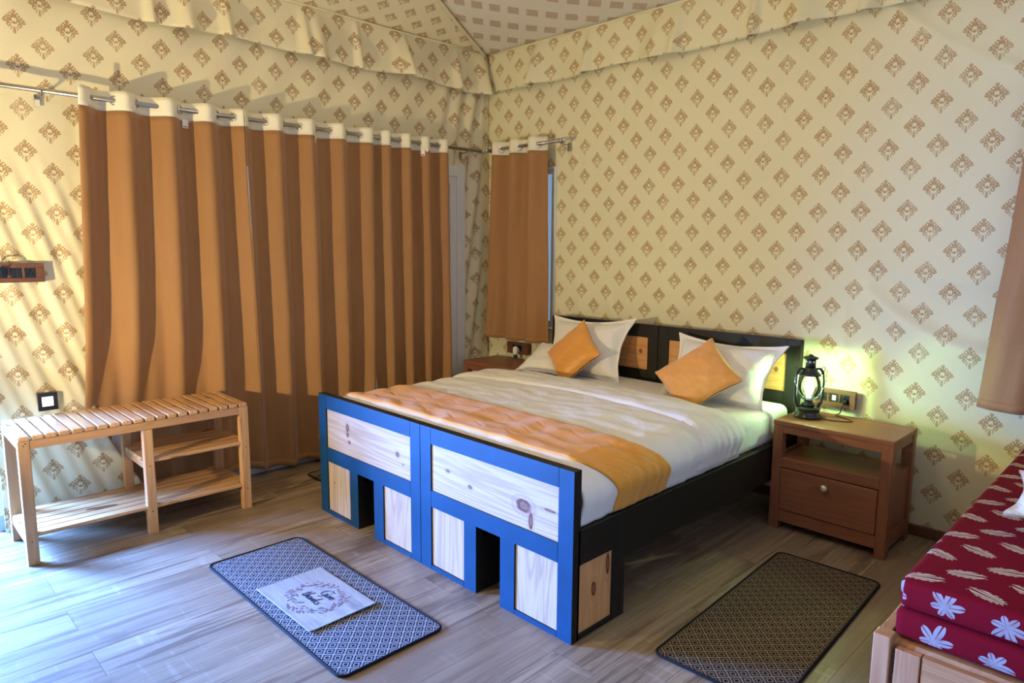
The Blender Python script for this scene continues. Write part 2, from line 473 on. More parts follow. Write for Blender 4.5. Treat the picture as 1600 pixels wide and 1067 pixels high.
def wb_disp(x, z):
    b = .012*nz(x*1.1, z*.9, 11) + .004*nz(x*4, z*2, 12)
    b += .005*sin((x+.06*nz(0, z, 2))*24)*sst(.2, 1.2, x)*sst(2.8, 1.6, x)*.5
    # sweeping creases on the right
    for (x0, z0, x1, z1, a, w) in ((2.55, 2.75, 3.35, 2.2, .022, .035), (2.6, 1.25, 3.25, .95, .03, .05), (2.5, 1.45, 3.3, 1.35, .012, .04), (2.45, 1.0, 3.3, .55, .018, .06), (2.0, 2.6, 2.35, 1.4, .010, .03), (1.2, 2.5, 1.35, 1.5, .008, .03), (.5, 2.3, .62, .9, .018, .03), (.62, 2.2, .9, 1.0, .008, .03)):
        dx, dz = x1-x0, z1-z0; L = dx*dx+dz*dz; t = ((x-x0)*dx+(z-z0)*dz)/L; tt = max(0, min(1, t))
        px, pz = x0+dx*tt, z0+dz*tt - .06*sin(pi*tt)
        b += 1.5*a*ridge(sqrt((x-px)**2+(z-pz)**2), w)*(.4+.6*sin(pi*max(0, min(1, t*.9+.05))))
    b += .005*ridge(x-(2.53-(z)*.03), .008)      # sewn seam
    b += .004*ridge(x-1.02, .006)
    return b
wins = [(-.16, .345, .86, 2.08), (3.45, 4.15, .86, 2.08)]
def wbk(u, v):
    x = XL + (XR-XL)*u; z = WT*v
    return (x, YB + .02 - wb_disp(x, z)*sst(0, .1, z)*sst(XL, XL+.08, x), z)
def wb_skip(u, v):
    x = XL + (XR-XL)*u; z = WT*v
    return any(a < x < b and c < z < d for a, b, c, d in wins)
G().grid(wbk, 420, 160, lambda u, v: (XL+(XR-XL)*u+.045, WT*v-.03), skip=wb_skip, flip=True).obj('wall_back', M['wall_b'], kind='structure', solid=.004)
G().grid(lambda u, v: (XR, YF+(YB+.02-YF)*u, WT*v), 40, 20, lambda u, v: (YF+(YB-YF)*u, WT*v)).obj('wall_right', M['wall'], kind='structure', solid=.004)
G().grid(lambda u, v: (XL+(XR-XL)*u, YF, WT*v), 40, 20, lambda u, v: (XL+(XR-XL)*u, WT*v)).obj('wall_front', M['wall'], kind='structure', solid=.004)
G().box(.40, XR-.02, -.012, .012, .0, .055).obj('baseboard_back', M['board'], kind='structure', bevel=.003)
G().box(XL-.01, XL+.022, hy1, dy0, 0, .085).obj('baseboard_left', plain('grey_plinth', (.34, .36, .34), .6), kind='structure', bevel=.003)

# ---- hipped tent roof
SX, SY = .72, .33
RY = (YB-YF)/2; RH = SY*RY; RX = RH/SX
A, B_, C_, D_ = [(XL, YB, ZT), (XR, YB, ZT), (XR, YF, ZT), (XL, YF, ZT)]
E1, E2 = (XL+RX, -RY, ZT+RH), (XR-RX, -RY, ZT+RH)
def quadpatch(p0, p1, p2, p3, sag):
    p0, p1, p2, p3 = map(Vector, (p0, p1, p2, p3))
    def fn(u, v):
        a = p0.lerp(p1, u); b = p3.lerp(p2, u); p = a.lerp(b, v)
        return p + Vector((0, 0, -sag*4*v*(1-v) + .01*nz(p.x*1.5, p.y*1.5, 6)*sin(pi*v)))
    return fn
ce = G().grid(quadpatch(A, B_, E2, E1, .10), 60, 40, lambda u, v: ((XL+(XR-XL)*u)+.02, v*2.6)).obj('ceiling', M['roof'], kind='structure', solid=.004)
G().grid(quadpatch(D_, C_, E2, E1, .10), 40, 30, lambda u, v: ((XL+(XR-XL)*u), v*2.6), flip=True).obj('roof_panel', M['roof'], ce, solid=.004)
G().grid(quadpatch(A, D_, E1, E1, .10), 60, 40, lambda u, v: ((YB+(YF-YB)*(v*.5+u*(1-v))), v*1.5+.05), flip=True).obj('roof_panel', M['wall'], ce, solid=.004)
G().grid(quadpatch(B_, C_, E2, E2, .10), 40, 30, lambda u, v: ((YB+(YF-YB)*u), v*1.5)).obj('roof_panel', M['wall'], ce, solid=.004)
hip = []
for i in range(21):
    t = i/20; p = Vector(A).lerp(Vector(E1), t); p.z += -.10*4*t*(1-t) - .012; hip.append(p)
G().tube(hip, .014, 6).obj('roof_seam', M['wall'], ce)

# ---- gathered valances hanging from the eaves
def valance(name, L, at, nfold, seed, mat, uoff):
    def fn(u, v):
        s = u*L; drop = .315 + .008*sin(s*5.1+seed) + .012*nz(s*2.2, seed, 0)
        ph = s*nfold + 2.6*nz(s*.9, seed, 3) + seed; w = max(0, sin(ph))**9 + .8*max(0, sin(ph*1.73+1))**14
        w2 = nz(s*7, v*2, seed+4)
        out = .028 + v*(.030 + .085*w + .016*w2) + .012*sin(s*9+seed)*v
        return at(s, out, ZT+.005 - drop*v - .012*w*v*v)
    return G().grid(fn, int(L*100), 14, lambda u, v: (u*L+uoff, -v*.31 + .45)).obj(name, mat, kind='structure', solid=.004)
valance('trim_1', 4.8, lambda s, o, z: (XL+o, YB-.03-s, z), 8.3, 1.0, M['wall'], .11)
valance('trim_2', 4.85, lambda s, o, z: (XL+.02+s, YB+.02-o, z), 6.1, 4.2, M['wall_b'], .07)
# piped hem along the eaves
G().tube([(XL+.03, -i*.2, ZT+.004*sin(i)) for i in range(1, 24)], .008, 6).obj('trim_3', M['wall'], kind='structure')
G().tube([(XL+.05+i*.2, -.012, ZT+.004*sin(i*2)) for i in range(24)], .008, 6).obj('trim_4', M['wall_b'], kind='structure')

# ---- glazed door behind the long curtains
def framed(name, axis, a0, a1, z0, z1, off, mull, th=.05, kind='structure', fw_=.055, se=.04):
    """axis 'y': in the x=off plane, 'x': in the y=off plane"""
    def bx(g, p0, p1, q0, q1, d=th, o=0):
        if axis == 'y': g.box(off-d/2+o, off+d/2+o, p0, p1, q0, q1)
        else: g.box(p0, p1, off-d/2+o, off+d/2+o, q0, q1)
        return g
    g = G(); bx(g, a0, a0+fw_, z0, z1); bx(g, a1-fw_, a1, z0, z1); bx(g, a0+fw_, a1-fw_, z1-fw_, z1); bx(g, a0+fw_, a1-fw_, z0, z0+fw_)
    root = g.obj(name, M['upvc'], bevel=.004, kind=kind)
    n = mull+1; w = (a1-a0-2*fw_)/n
    for i in range(n):
        p0 = a0+fw_+w*i; p1 = p0+w
        g = G(); e = se
        bx(g, p0, p0+e, z0+fw_, z1-fw_, .03, .005*(i % 2)); bx(g, p1-e, p1, z0+fw_, z1-fw_, .03, .005*(i % 2))
        bx(g, p0+e, p1-e, z0+fw_, z0+fw_+e, .03, .005*(i % 2)); bx(g, p0+e, p1-e, z1-fw_-e, z1-fw_, .03, .005*(i % 2))
        s = g.obj('sash', M['upvc'], root, bevel=.003)
        g = G(); bx(g, p0+e, p1-e, z0+fw_+e, z1-fw_-e, .005); g.obj('pane', M['glass'], s)
    return root
framed('door_1', 'y', dy0, -.265, 0, 2.11, XL+.005, 3, th=.06, fw_=.085, se=.06)
framed('window_1', 'x', -.16, .355, .86, 2.08, .03, 1, fw_=.02, se=.03)
framed('window_2', 'x', 3.45, 4.15, .86, 2.08, .03, 1, fw_=.04)
# jambs of the open doorway
g = G(); g.box(XL-.06, XL+.02, hy1-.005, hy1+.035, 0, 2.14); g.box(XL-.06, XL+.02, hy0-.035, hy0+.005, 0, 2.14); g.box(XL-.06, XL+.02, hy0, hy1, 2.10, 2.14)
dr = g.obj('door_2', M['upvc'], kind='structure', bevel=.004)
# unseen canvas sheet and roll, added to block daylight through the upper doorway
G().grid(lambda u, v: (XL-.03+.012*sin(u*14)*v, hy0+(hy1-hy0)*u, 2.11-1.06*v), 30, 12, lambda u, v: (u*1.03, v*1.06)).obj('daylight_block', M['wall'], dr, solid=.004)
G().tube([(XL-.03, hy0+.01, 1.06), (XL-.03, hy1-.01, 1.06)], .03, 12).obj('block_roll', M['wall'], dr)

# ---- canvas flap hanging free at the edge of the left wall, in front of the first curtain
def flap(u, v):
    z = .90 - .895*v
    y0 = -3.40; y1 = -2.97 + .26*sst(.15, 1, v)*v
    y = y0 + (y1-y0)*u
    x = XL + wl_disp(y, z) - .003 + .045*sst(0, .35, v) + .085*v*u*u + .012*sst(.3, 1, v)*sin(u*9+v*2)
    return (x, y, z)
flap_o = G().grid(flap, 40, 40, lambda u, v: (flap(u, v)[1]+.03, flap(u, v)[2]+.02)).obj('canvas_flap', M['wall'], D.objects['wall_left'], solid=.003)

# ================================================================== CURTAINS
def lerp(a, b, t): return a+(b-a)*t
ROD_X, ROD_Z, ROD_Y = XL+.105, 2.230, -.105
def curtain(label, axis, a0, a1, b0, b1, e0, T, ztop, zbot, seed, eyes, A0=.046, tagpos=None, group=None, trod=None, push=0, bow=0):
    """a along the rod at the top, b at the hem; e0 first eyelet where cloth comes forward; T fold period"""
    trod = trod if trod is not None else (ROD_X if axis == 'y' else ROD_Y)
    c = thing('curtain', (0, 0, 0), label, 'curtain', group)
    mid = (a0+a1)/2
    c.location = (trod, mid, zbot) if axis == 'y' else (mid, trod, zbot)
    H = ztop - zbot; hd = .100
    def P(s, t):
        at = lerp(a0, a1, s); ab = lerp(b0, b1, s); tt = sst(0, 1, t)
        a = lerp(at, ab, t) + bow*sin(pi*t)*(s-.5)
        ph = 2*pi*(at-e0)/T
        w = sin(ph); w = math.copysign(abs(w)**.9, w)
        pk = push*sst(.55, .85, t)*sst(.75, .35, s)
        A = A0*(1-.8*min(1, pk/.06 if push else 0))*(1 - .25*tt + .25*nz(s*6, t*1.5, seed))
        d = A*w + .022*tt*nz(s*5+seed, t*2.3, seed) + .010*tt*sin(ph*2+seed*2+3*t)
        d += .0025*nz(s*22, t*14, seed+2) - pk
        a += .012*tt*nz(s*4, t*3, seed+9)
        z = ztop - H*t
        return (trod+d, a, z) if axis == 'y' else (a, trod-d, z)
    n = int(abs(a1-a0)/T*22)+8; th = hd/H
    def sub(v0, v1): return lambda u, v: P(u, v0+(v1-v0)*v)
    W_ = abs(a1-a0)*1.6
    G().grid(sub(0, th), n, 4, lambda u, v: (u*W_, ztop)).obj('curtain_header', M['cream'], c, solid=.003)
    G().grid(sub(th, 1), n, 60, lambda u, v: (u*W_, ztop-hd-(H-hd)*v+.13)).obj('curtain_cloth', M['curtain'], c, solid=.003)
    # hem
    G().grid(sub(1-.045/H, 1.0), n, 2, lambda u, v: (u*W_, zbot+.05*(1-v))).obj('curtain_hem', M['curtain'], c, solid=.007)
    for e in eyes:
        for half in (0, .5):
            ee = e + half*T
            if not (min(a0, a1)+.004 < ee < max(a0, a1)-.004): continue
            pts = []
            ctr = Vector((trod, ee, ROD_Z)) if axis == 'y' else Vector((ee, trod, ROD_Z))
            sl = (1 if half == 0 else -1)
            tan = Vector((.75*sl, .66, 0)) if axis == 'y' else Vector((.66, -.75*sl, 0))
            for q in range(16):
                an = 2*pi*q/16; pts.append(ctr + tan*.022*cos(an) + Vector((0, 0, .022*sin(an))))
            G().tube(pts, .0045, 6, closed=True).obj('eyelet', M['chrome'], c)
    if tagpos is not None:
        p = P(tagpos, th*.92); q = P(min(1, tagpos+.04), th*.92)
        d = Vector(q)-Vector(p); d.z = 0; d.normalize(); nrm = Vector((d.y, -d.x, 0)) if axis == 'y' else Vector((d.y, -d.x, 0))
        p = Vector(p) + nrm*.006
        G().obox(p+d*.016+Vector((0, 0, -.024)), d*.016, nrm*.0008, (0, 0, .024)).obj('care_label', M['red_thread'], c)
        G().obox(p+d*.048+Vector((0, 0, -.008)), d*.009, nrm*.0008, (0, 0, .010)).obj('care_label', M['red_thread'], c)
        G().obox(p+d*.016+nrm*.0012+Vector((0, 0, -.040)), d*.013, nrm*.0003, (0, 0, .0022)).obj('care_label_print', M['ink_navy'], c)
    return c
curtain('full-length tan eyelet curtain behind the slatted bench, leftmost on the left wall', 'y', -2.945, -2.095, -3.03, -2.052, -2.772, .212, 2.278, .06, 1.3, [-2.772, -2.545, -2.339, -2.14], tagpos=.62, push=.07)
curtain('middle full-length tan curtain on the left wall, between bench end and bed', 'y', -2.090, -1.188, -2.055, -1.20, -1.939, .223, 2.278, .035, 4.1, [-1.939, -1.716, -1.493, -1.271], tagpos=.50)
curtain('full-length tan curtain beside the pale door frame, partly behind the blue bed', 'y', -1.18, -.505, -1.16, -.475, -1.112, .174, 2.278, .03, 7.7, [-1.112, -.938, -.764, -.594], tagpos=.62)
curtain('short tan window curtain above the corner nightstand', 'x', -.235, .345, -.30, .375, -.215, .195, 2.292, .745, 2.4, [-.215, -.02, .175], A0=.040, trod=-.105)
curtain('short tan window curtain cut off by the right edge of the photo', 'x', 3.26, 4.30, 3.15, 4.34, 3.30, .26, 2.292, .742, 5.9, [3.3, 3.56, 3.82, 4.08], A0=.045, trod=-.115)

def rod(label, p0, p1, brackets, wall):
    o = thing('curtain_rod', tuple((Vector(p0)+Vector(p1))/2), label, 'curtain rod')
    G().tube([p0, p1], .0125, 12).obj('pole', M['steel'], o)
    d = (Vector(p1)-Vector(p0)).normalized()
    for p, s in ((p0, -1), (p1, 1)):
        G().lathe(Vector(p)+d*s*.004, [(.013, -.004), (.019, 0), (.019, .018), (.012, .026), (.004, .030)], 14, axis=tuple(d*s)).obj('finial', M['chrome'], o)
    for b in brackets:
        g = G(); c = Vector(b)
        w = Vector(wall)     # unit vector towards the wall
        g.obox(c + w*.088 + Vector((0, 0, -.038)), w*.003, d*.011, (0, 0, .030))
        g.tube([c + w*.088 + Vector((0, 0, -.022)), c + w*.04 + Vector((0, 0, -.022)), c + w*.010 + Vector((0, 0, -.018)), c + Vector((0, 0, -.016))], .0055, 8)
        pts = [c + w*.018*cos(a) + Vector((0, 0, .018*sin(a))) for a in [pi*1.0+i*pi/8 for i in range(9)]]
        g.tube(pts, .004, 6)
        g.obj('bracket', M['steel'], o)
    return o
rod('long steel curtain rod carrying the three full-length curtains', (ROD_X, -3.75, ROD_Z), (ROD_X, -.155, ROD_Z), [(ROD_X, -3.10, ROD_Z), (ROD_X, -.30, ROD_Z)], (-1, 0, 0))
rod('short steel curtain rod with round end over the corner window', (-.27, ROD_Y, ROD_Z+.01), (.515, ROD_Y, ROD_Z+.01), [(.50, ROD_Y, ROD_Z+.01), (-.24, ROD_Y, ROD_Z+.01)], (0, 1, 0))
rod('steel curtain rod above the right-hand window curtain', (3.24, -.115, ROD_Z+.01), (4.38, -.115, ROD_Z+.01), [(3.255, -.115, ROD_Z+.01), (4.34, -.115, ROD_Z+.01)], (0, 1, 0))

# ================================================================== BEDS
BW = .925; BY = -2.065; HF = .673
def pine_face(name, knots, base=(.55, .44, .33), dark=(.32, .21, .13), ax='x'):
    return wood(name, base, dark, ax, knots=knots, gl=.42, jit=False, var=.55, ring=9)
def bed(x0, label, knots_top, knots_l, knots_r, knots_side, outer):
    b = thing('bed', (x0+BW/2, -1.1, 0), label, 'bed')
    cx = x0+BW/2; g = G(); y0, y1 = BY, BY+.042
    S, n0, n1 = .078, .386, .533
    e = .0022
    parts = [(0, S, 0, HF), (BW-S, BW, 0, HF), (S, BW-S, .597, HF), (S, BW-S, .302, .379),
             (S+.228, n0, 0, .302), (n1, n1+.085, 0, .302), (S, S+.228, 0, .022), (n1+.085, BW-S, 0, .022)]
    for a, c, z0, z1 in parts: g.box(x0+a+e, x0+c-e if c == BW else x0+c, y0, y1, z0, z1)
    ob = g.obj('footboard_frame', [M['black'], M['blue']], b)
    for p in ob.data.polygons:
        if p.normal.y < -.9: p.material_index = 1  # frame faces towards the foot are blue, all others black
    py = y0+.008
    def rel(ks, zc=0): return [(a, c, d-(BW/2), f, ra, rb) for a, c, d, f, ra, rb in ks]
    G().box(x0+S, x0+BW-S, py, py+.02, .379, .597).obj('pine_panel', pine_face('pine_panel_wide', rel(knots_top)), b, label='wide bleached pine panel with dark knots')
    G().box(x0+S, x0+S+.228, py, py+.02, .022, .302).obj('pine_panel', pine_face('pine_panel_tall', rel(knots_l), ax='z'), b)
    G().box(x0+n1+.085, x0+BW-S, py, py+.02, .022, .302).obj('pine_panel', pine_face('pine_panel_tall_b', rel(knots_r), ax='z'), b)
    # hollow leg boxes behind the footboard
    yb = -1.737
    for a, c in ((0, n0), (n1, BW)):
        g = G(); g.box(x0+a+e, x0+c-e, yb-.03, yb, 0, .44 if outer > 0 and c == BW else .243)
        for xx in ((a+e, a+.03), (c-.03, c-e)):
            if outer > 0 and xx[1] > BW-.01:      # frame round the pine side panel
                g.box(x0+xx[0], x0+xx[1], y1, -2.035, 0, .44); g.box(x0+xx[0], x0+xx[1], -1.822, yb-.03, 0, .44)
                g.box(x0+xx[0], x0+xx[1], -2.035, -1.822, .300, .44); g.box(x0+xx[0], x0+xx[1], -2.035, -1.822, 0, .026)
                pm_ = wood('pine_panel_side', (.72, .38, .16), (.50, .22, .08), 'z', knots=knots_side, gl=.4, jit=False, var=.4, ring=8)
                G().box(x0+BW-.024, x0+BW-.007, -2.035, -1.822, .026, .300).obj('pine_panel', pm_, b, label='pine side panel with one long knot')
            else: g.box(x0+xx[0], x0+xx[1], y1, yb-.03, 0, .243)
        g.obj('leg', M['black'], b, bevel=.0015, seg=1)
    # rails, slats, headboard
    for a, c in ((e, .03), (BW-.03, BW-e)): G().box(x0+a, x0+c, (-1.7365 if outer > 0 and a > .1 else y1), -.1405, .245, .44 if (a > .1) == (outer > 0) else .404).obj('side_rail', M['black'], b, bevel=.002)
    for i in range(9):
        yy = -1.95+i*.21; G().box(x0+.03, x0+BW-.03, yy, yy+.09, .405, .425).obj('slat', M['pine_x'], b)
    g = G(); hy0_, hy1_ = -.14, -.095; HH = .980
    for a, c, z0, z1 in ((0, .080, 0, HH), (BW-.080, BW, 0, HH), (.08, BW-.08, .895, HH), (.08, BW-.08, .40, .680)): g.box(x0+a+(e if a == 0 else 0), x0+c-(e if c == BW else 0), hy0_, hy1_, z0, z1)
    g.obj('headboard_frame', M['black'], b, bevel=.0015, seg=1)
    G().box(x0+.08, x0+BW-.08, hy0_+.008, hy0_+.03, .68, .895).obj('headboard_panel', wood('warm_pine_headboard', (.70, .36, .14), (.48, .20, .07), 'x', gl=.4, jit=False, var=.5, ring=8, knots=[('x', 'z', .325, .80, .012, .014)]), b, label='orange-toned pine headboard panel')
    return b
bed(.476, 'left single bed frame with blue pine-panelled footboard, nearest the curtains', [('x', 'z', .285, .527, .015, .022), ('x', 'z', .285, .490, .011, .011), ('x', 'z', .300, .452, .010, .009), ('x', 'z', .735, .485, .014, .013), ('x', 'z', .78, .445, .006, .005)],
    [('x', 'z', .14, .19, .005, .005)], [], [], -1)
bed(1.401, 'right single bed frame with blue pine-panelled footboard, black side rail towards the nightstand', [('x', 'z', .19, .497, .014, .007), ('x', 'z', .34, .462, .014, .008), ('x', 'z', .66, .470, .040, .026), ('x', 'z', .70, .42, .012, .035), ('x', 'z', .80, .490, .03, .005)],
    [], [], [('y', 'z', -1.93+1.1, .175, .013, .030), ('y', 'z', -1.845+1.1, .25, .012, .045)], 1)

# ---- mattress, duvet, runner
MX0, MX1, CX = .512, 2.292, 1.4025
def rbox(x0, x1, y0, y1, z0, z1, r, n=4):
    bm = bmesh.new(); bmesh.ops.create_cube(bm, size=1)
    for v in bm.verts: v.co = Vector(((x0+x1)/2+v.co.x*(x1-x0), (y0+y1)/2+v.co.y*(y1-y0), (z0+z1)/2+v.co.z*(z1-z0)))
    bmesh.ops.bevel(bm, geom=bm.edges[:], offset=r, segments=n, profile=.5, affect='EDGES')
    g = G(); bm.verts.index_update(); g.add([v.co.copy() for v in bm.verts], [tuple(v.index for v in f.verts) for f in bm.faces], None, 0, True); bm.free(); return g
m_ = rbox(MX0, MX1, -2.015, -.150, .426, .618, .045, 4)
m_.obj('mattress', M['white'], label='wide mattress under a white sheet, showing at the head of the bed', cat='mattress', loc=(CX, -1.08, .426))
def duvet_pt(s, y, off=0., hem=.446, y_side=0.):
    """s in -1..1 across; arc-length profile"""
    hw, r, top = .927+off, .135+off, .652+off
    side = (top-r) - hem; arc = r*pi/2; flat = hw-r; tot = side+arc+flat
    q = abs(s)*tot; sg = 1 if s > 0 else -1
    if q < flat: x, z, k = q, top, 0
    elif q < flat+arc:
        a = (q-flat)/r; x, z, k = flat+r*sin(a), top-r+r*cos(a), a/(pi/2)
    else: x, z, k = hw, top-r-(q-flat-arc), 1
    z += .014*(1-(x/hw)**2)*(1 if q < flat else .0)
    ks = sst(0, 1, k)
    yy = y + y_side*ks
    foot = sst(-1.93, -2.02, y); z -= .020*foot*(1-ks)
    # soft folds: mostly on the hanging sides and near them
    wr = nz(yy*26, x*1.5, 3+sg)*.5 + nz(yy*11, z*3, 5)*.5
    x += sg and (.013*ks*wr - .030*sst(hem+.12, hem, z)*ks)
    z += .010*(1-ks)*(nz(x*3.1, yy*3.7, 9)) + .006*(1-ks)*nz(x*8, yy*14, 8) + .004*(1-ks)*sst(.45, .9, x)*sin(yy*34 + 4*nz(x*3, yy*3, 1))
    return Vector((CX+sg*x, yy, z))
dv = thing('duvet', (CX, -1.4, .62), 'white cotton duvet spread over both beds, folded back before the pillows', 'duvet')
g = G().grid(lambda u, v: duvet_pt(-1+2*u, -2.012+(-.765+2.012)*v), 150, 110, lambda u, v: (u*2.3, v*1.3))
g.obj('duvet_cover', M['white'], dv, solid=.018)
def fold_y(s): return -1.20 + .19*(1-min(1, abs(s-.05)/.95)**2)
def foldpt(u, v):
    s = -1+2*u; y0 = fold_y(s); y1 = -.752 - .02*abs(s)**3
    p = duvet_pt(s, y0+(y1-y0)*v, .012 + .009*sin(pi*min(1, v*1.0))**.6 - .010*sst(.07, 0, v), .47)
    return p
G().grid(foldpt, 150, 40, lambda u, v: (u*2.3, v*.5)).obj('folded_edge', M['white'], dv, solid=.012)
# quilted runner
def run_pt(u, v):
    s = -1+2*u; return duvet_pt(s, -1.945+(.375)*v, .0125, .449, .14 if s > 0 else .05)
G().grid(run_pt, 170, 36, lambda u, v: (u*2.35, v*.375)).obj('bed_runner', M['runner'], label='orange quilted runner laid across the foot of the beds', cat='bed runner', solid=.008, loc=None)

# ---- pillows
def pillow_geo(w, h, t, flange=.03, n=34, seed=0, horn=.10, lump=.012):
    def half(sgn):
        def fn(a, b):
            u, v = a*2-1, b*2-1
            fx = u*(w/2)*(1 - horn*(1-v*v)*abs(u)); fy = v*(h/2)*(1 - horn*(1-u*u)*abs(v))
            iu, iv = min(1, abs(u)/(1-2*flange/w)), min(1, abs(v)/(1-2*flange/h))
            th = (max(0, 1-iu**2.4)*max(0, 1-iv**2.4))**.48
            z = sgn*(.003 + t/2*th) + lump*th*nz(u*2.2+seed, v*2.2, seed) + .010*(1-th)*nz(u*3, v*3, seed+3)
            z += .004*th*nz(u*7, v*7, seed+1)
            return Vector((fx, fy, z))
        return fn
    g = G(); g.grid(half(1), n, n, lambda u, v: (u*w, v*h)); g.grid(half(-1), n, n, lambda u, v: (u*w, v*h), flip=True)
    return g
def pillow(name, mat, label, cat, w, h, t, loc, spin, tilt, turn=0, flange=.03, seed=0, horn=.10):
    """local plane xy; spin about own normal, tilt lifts the back (0 = flat, 90 = upright facing -y), turn about z"""
    g = pillow_geo(w, h, t, flange, seed=seed, horn=horn)
    R = Matrix.Rotation(radians(turn), 4, 'Z') @ Matrix.Rotation(radians(tilt), 4, 'X') @ Matrix.Rotation(radians(spin), 4, 'Z')
    g.v = [tuple(R @ Vector(p)) for p in g.v]
    o = g.obj(name, mat, label=label, cat=cat); o.location = loc
    bm = bmesh.new(); bm.from_mesh(o.data); bmesh.ops.remove_doubles(bm, verts=bm.verts, dist=.0001); bm.to_mesh(o.data); bm.free()
    o.modifiers.new('sub', 'SUBSURF').render_levels = 1
    return o
pillow('pillow', M['white'], 'white pillow leaning on the headboard behind the left orange cushion', 'pillow', .72, .47, .20, (.925, -.300, .795), 2.5, 66, 0, .035, 3, .19)
pillow('pillow', M['white'], 'white pillow lying flat under the left orange cushion, beside the corner nightstand', 'pillow', .42, .34, .11, (.66, -.36, .700), 5, 30, -4, .02, 8, .10)
pillow('pillow', M['white'], 'white pillow leaning on the headboard behind the right orange cushion', 'pillow', .70, .46, .21, (1.945, -.340, .765), -1, 58, 0, .035, 5, .19)
pillow('cushion', M['silk'], 'orange satin cushion on its point, against the left white pillow', 'cushion', .355, .335, .11, (.955, -.465, .785), 49, 62, -6, .0, 6, .07)
pillow('cushion', M['silk'], 'orange satin cushion on its point, against the right white pillow', 'cushion',   .38, .355, .11, (1.925, -.545, .775), 46, 50, 4, .0, 7, .07)

# ================================================================== NIGHTSTANDS
def nightstand(x0, x1, y0, y1, label):
    H = .588; n = thing('nightstand', ((x0+x1)/2, (y0+y1)/2, 0), label, 'nightstand'); L = .050
    for a, c, p, q in ((x0, x0+L, y0, y0+L), (x1-L, x1, y0, y0+L), (x0, x0+L, y1-L, y1), (x1-L, x1, y1-L, y1)):
        G().box(a, c, p, q, 0, H-.0242).obj('leg', M['teak_z'], n, bevel=.002)
    G().box(x0-.002, x1+.002, y0-.002, y1, H-.024, H).obj('tabletop', M['teak'], n, bevel=.003)
    G().box(x0+L, x1-L, y0+.003, y0+.03, H-.064, H-.0242).obj('apron', M['teak'], n, bevel=.0015)
    G().box(x0+L, x1-L, y1-.03, y1-.003, H-.064, H-.0242).obj('apron', M['teak'], n, bevel=.0015)
    for a, c in ((x0+.004, x0+.03), (x1-.03, x1-.004)):
        G().box(a, c, y0+L, y1-L, H-.064, H-.0242).obj('apron', M['teak_y'], n, bevel=.0015)
        G().box(a+.006, c-.006, y0+L, y1-L, .12, .40).obj('side_panel', M['teak_y'], n)
        G().box(a, c, y0+L, y1-L, .040, .118).obj('side_rail', M['teak_y'], n, bevel=.0015)
    G().box(x0+L, x1-L, y0+.002, y0+.03, .340, .392).obj('front_rail', M['teak'], n, bevel=.003)
    G().box(x0+.028, x1-.028, y0+.03, y1-.005, .372, .388).obj('shelf', M['teak'], n)
    G().box(x0+L, x1-L, y0+.004, y0+.03, .042, .108).obj('front_rail', M['teak'], n, bevel=.003)
    G().box(x0+L, x1-L, y1-.02, y1-.006, .05, .372).obj('back_panel', M['teak'], n)
    G().box(x0+.03, x1-.03, y0+.03, y1-.02, .06, .074).obj('bottom_panel', M['teak'], n)
    d = G().box(x0+L+.003, x1-L-.003, y0-.004, y0+.02, .113, .335).obj('drawer', M['teak'], n, bevel=.003)
    G().lathe(((x0+x1)/2-.005, y0-.004, .290), [(.008, 0), (.008, .012), (.017, .018), (.019, .026), (.015, .033), (.006, .036)], 18, axis=(0, -1, 0)).obj('knob', M['brass'], d, label='pale round knob')
    return n
nightstand(2.334, 2.912, -.445, -.080, 'red-brown wooden nightstand right of the bed, with open shelf and one drawer')
nightstand(-.215, .428, -.418, -.050, 'red-brown wooden nightstand in the corner left of the bed')

# ================================================================== SLATTED BENCH
bx0, bx1, by0, by1, bh = -.235, .182, -3.392, -2.336, .612
be = thing('bench', ((bx0+bx1)/2, (by0+by1)/2, 0), 'pine slatted shoe bench with lower racks in front of the left curtain', 'bench')
ly, lx = .047, .042
for yy in (by0, by1-ly):
    for xx in (bx0, bx1-lx): G().box(xx, xx+lx, yy, yy+ly, 0, bh-.020).obj('leg', M['pine_z'], be, bevel=.003)
ym = -2.875
for xx in (bx0, bx1-lx): G().box(xx, xx+lx, ym, ym+.045, 0, bh-.0635).obj('leg', M['pine_z'], be, bevel=.003)
for xx in (bx0+.002, bx1-.030): G().box(xx, xx+.028, by0+ly, by1-ly, bh-.062, bh-.020).obj('rail', M['pine'], be, bevel=.002)
for yy in (by0+.002, by1-.028): G().box(bx0+lx, bx1-lx, yy, yy+.026, bh-.062, bh-.020).obj('rail', M['pine_x'], be, bevel=.002)
ns = 20; pitch = (by1-by0)/ns
for i in range(ns):
    yy = by0+i*pitch; G().box(bx0-.004, bx1+.004, yy+.003, yy+pitch-.006, bh-.0195, bh+.001*random.random()).obj('slat', M['pine_x'], be, bevel=.004, seg=2)
for yy in (by0+.004, by1-.028, ym+.008):
    G().box(bx0+lx, bx1-lx, yy, yy+.024, .092, .130).obj('cross_rail', M['pine_x'], be, bevel=.002)
for yy in (ym+.008, by1-.028):
    G().box(bx0+lx, bx1-lx, yy, yy+.024, .335, .373).obj('cross_rail', M['pine_x'], be, bevel=.002)
nsl = 6
for i in range(nsl):
    w = (bx1-bx0-.012)/nsl; xx = bx0+.006+i*w
    edge = i in (0, nsl-1)
    G().box(xx+.004, xx+w-.004, by0+(ly if edge else .002), by1-(ly if edge else .002), .1305, .1485).obj('shelf_slat', M['pine'], be, bevel=.003)
    G().box(xx+.004, xx+w-.004, ym+(.046 if edge else .002), by1-(ly if edge else .002), .3735, .3915).obj('shelf_slat', M['pine'], be, bevel=.003)
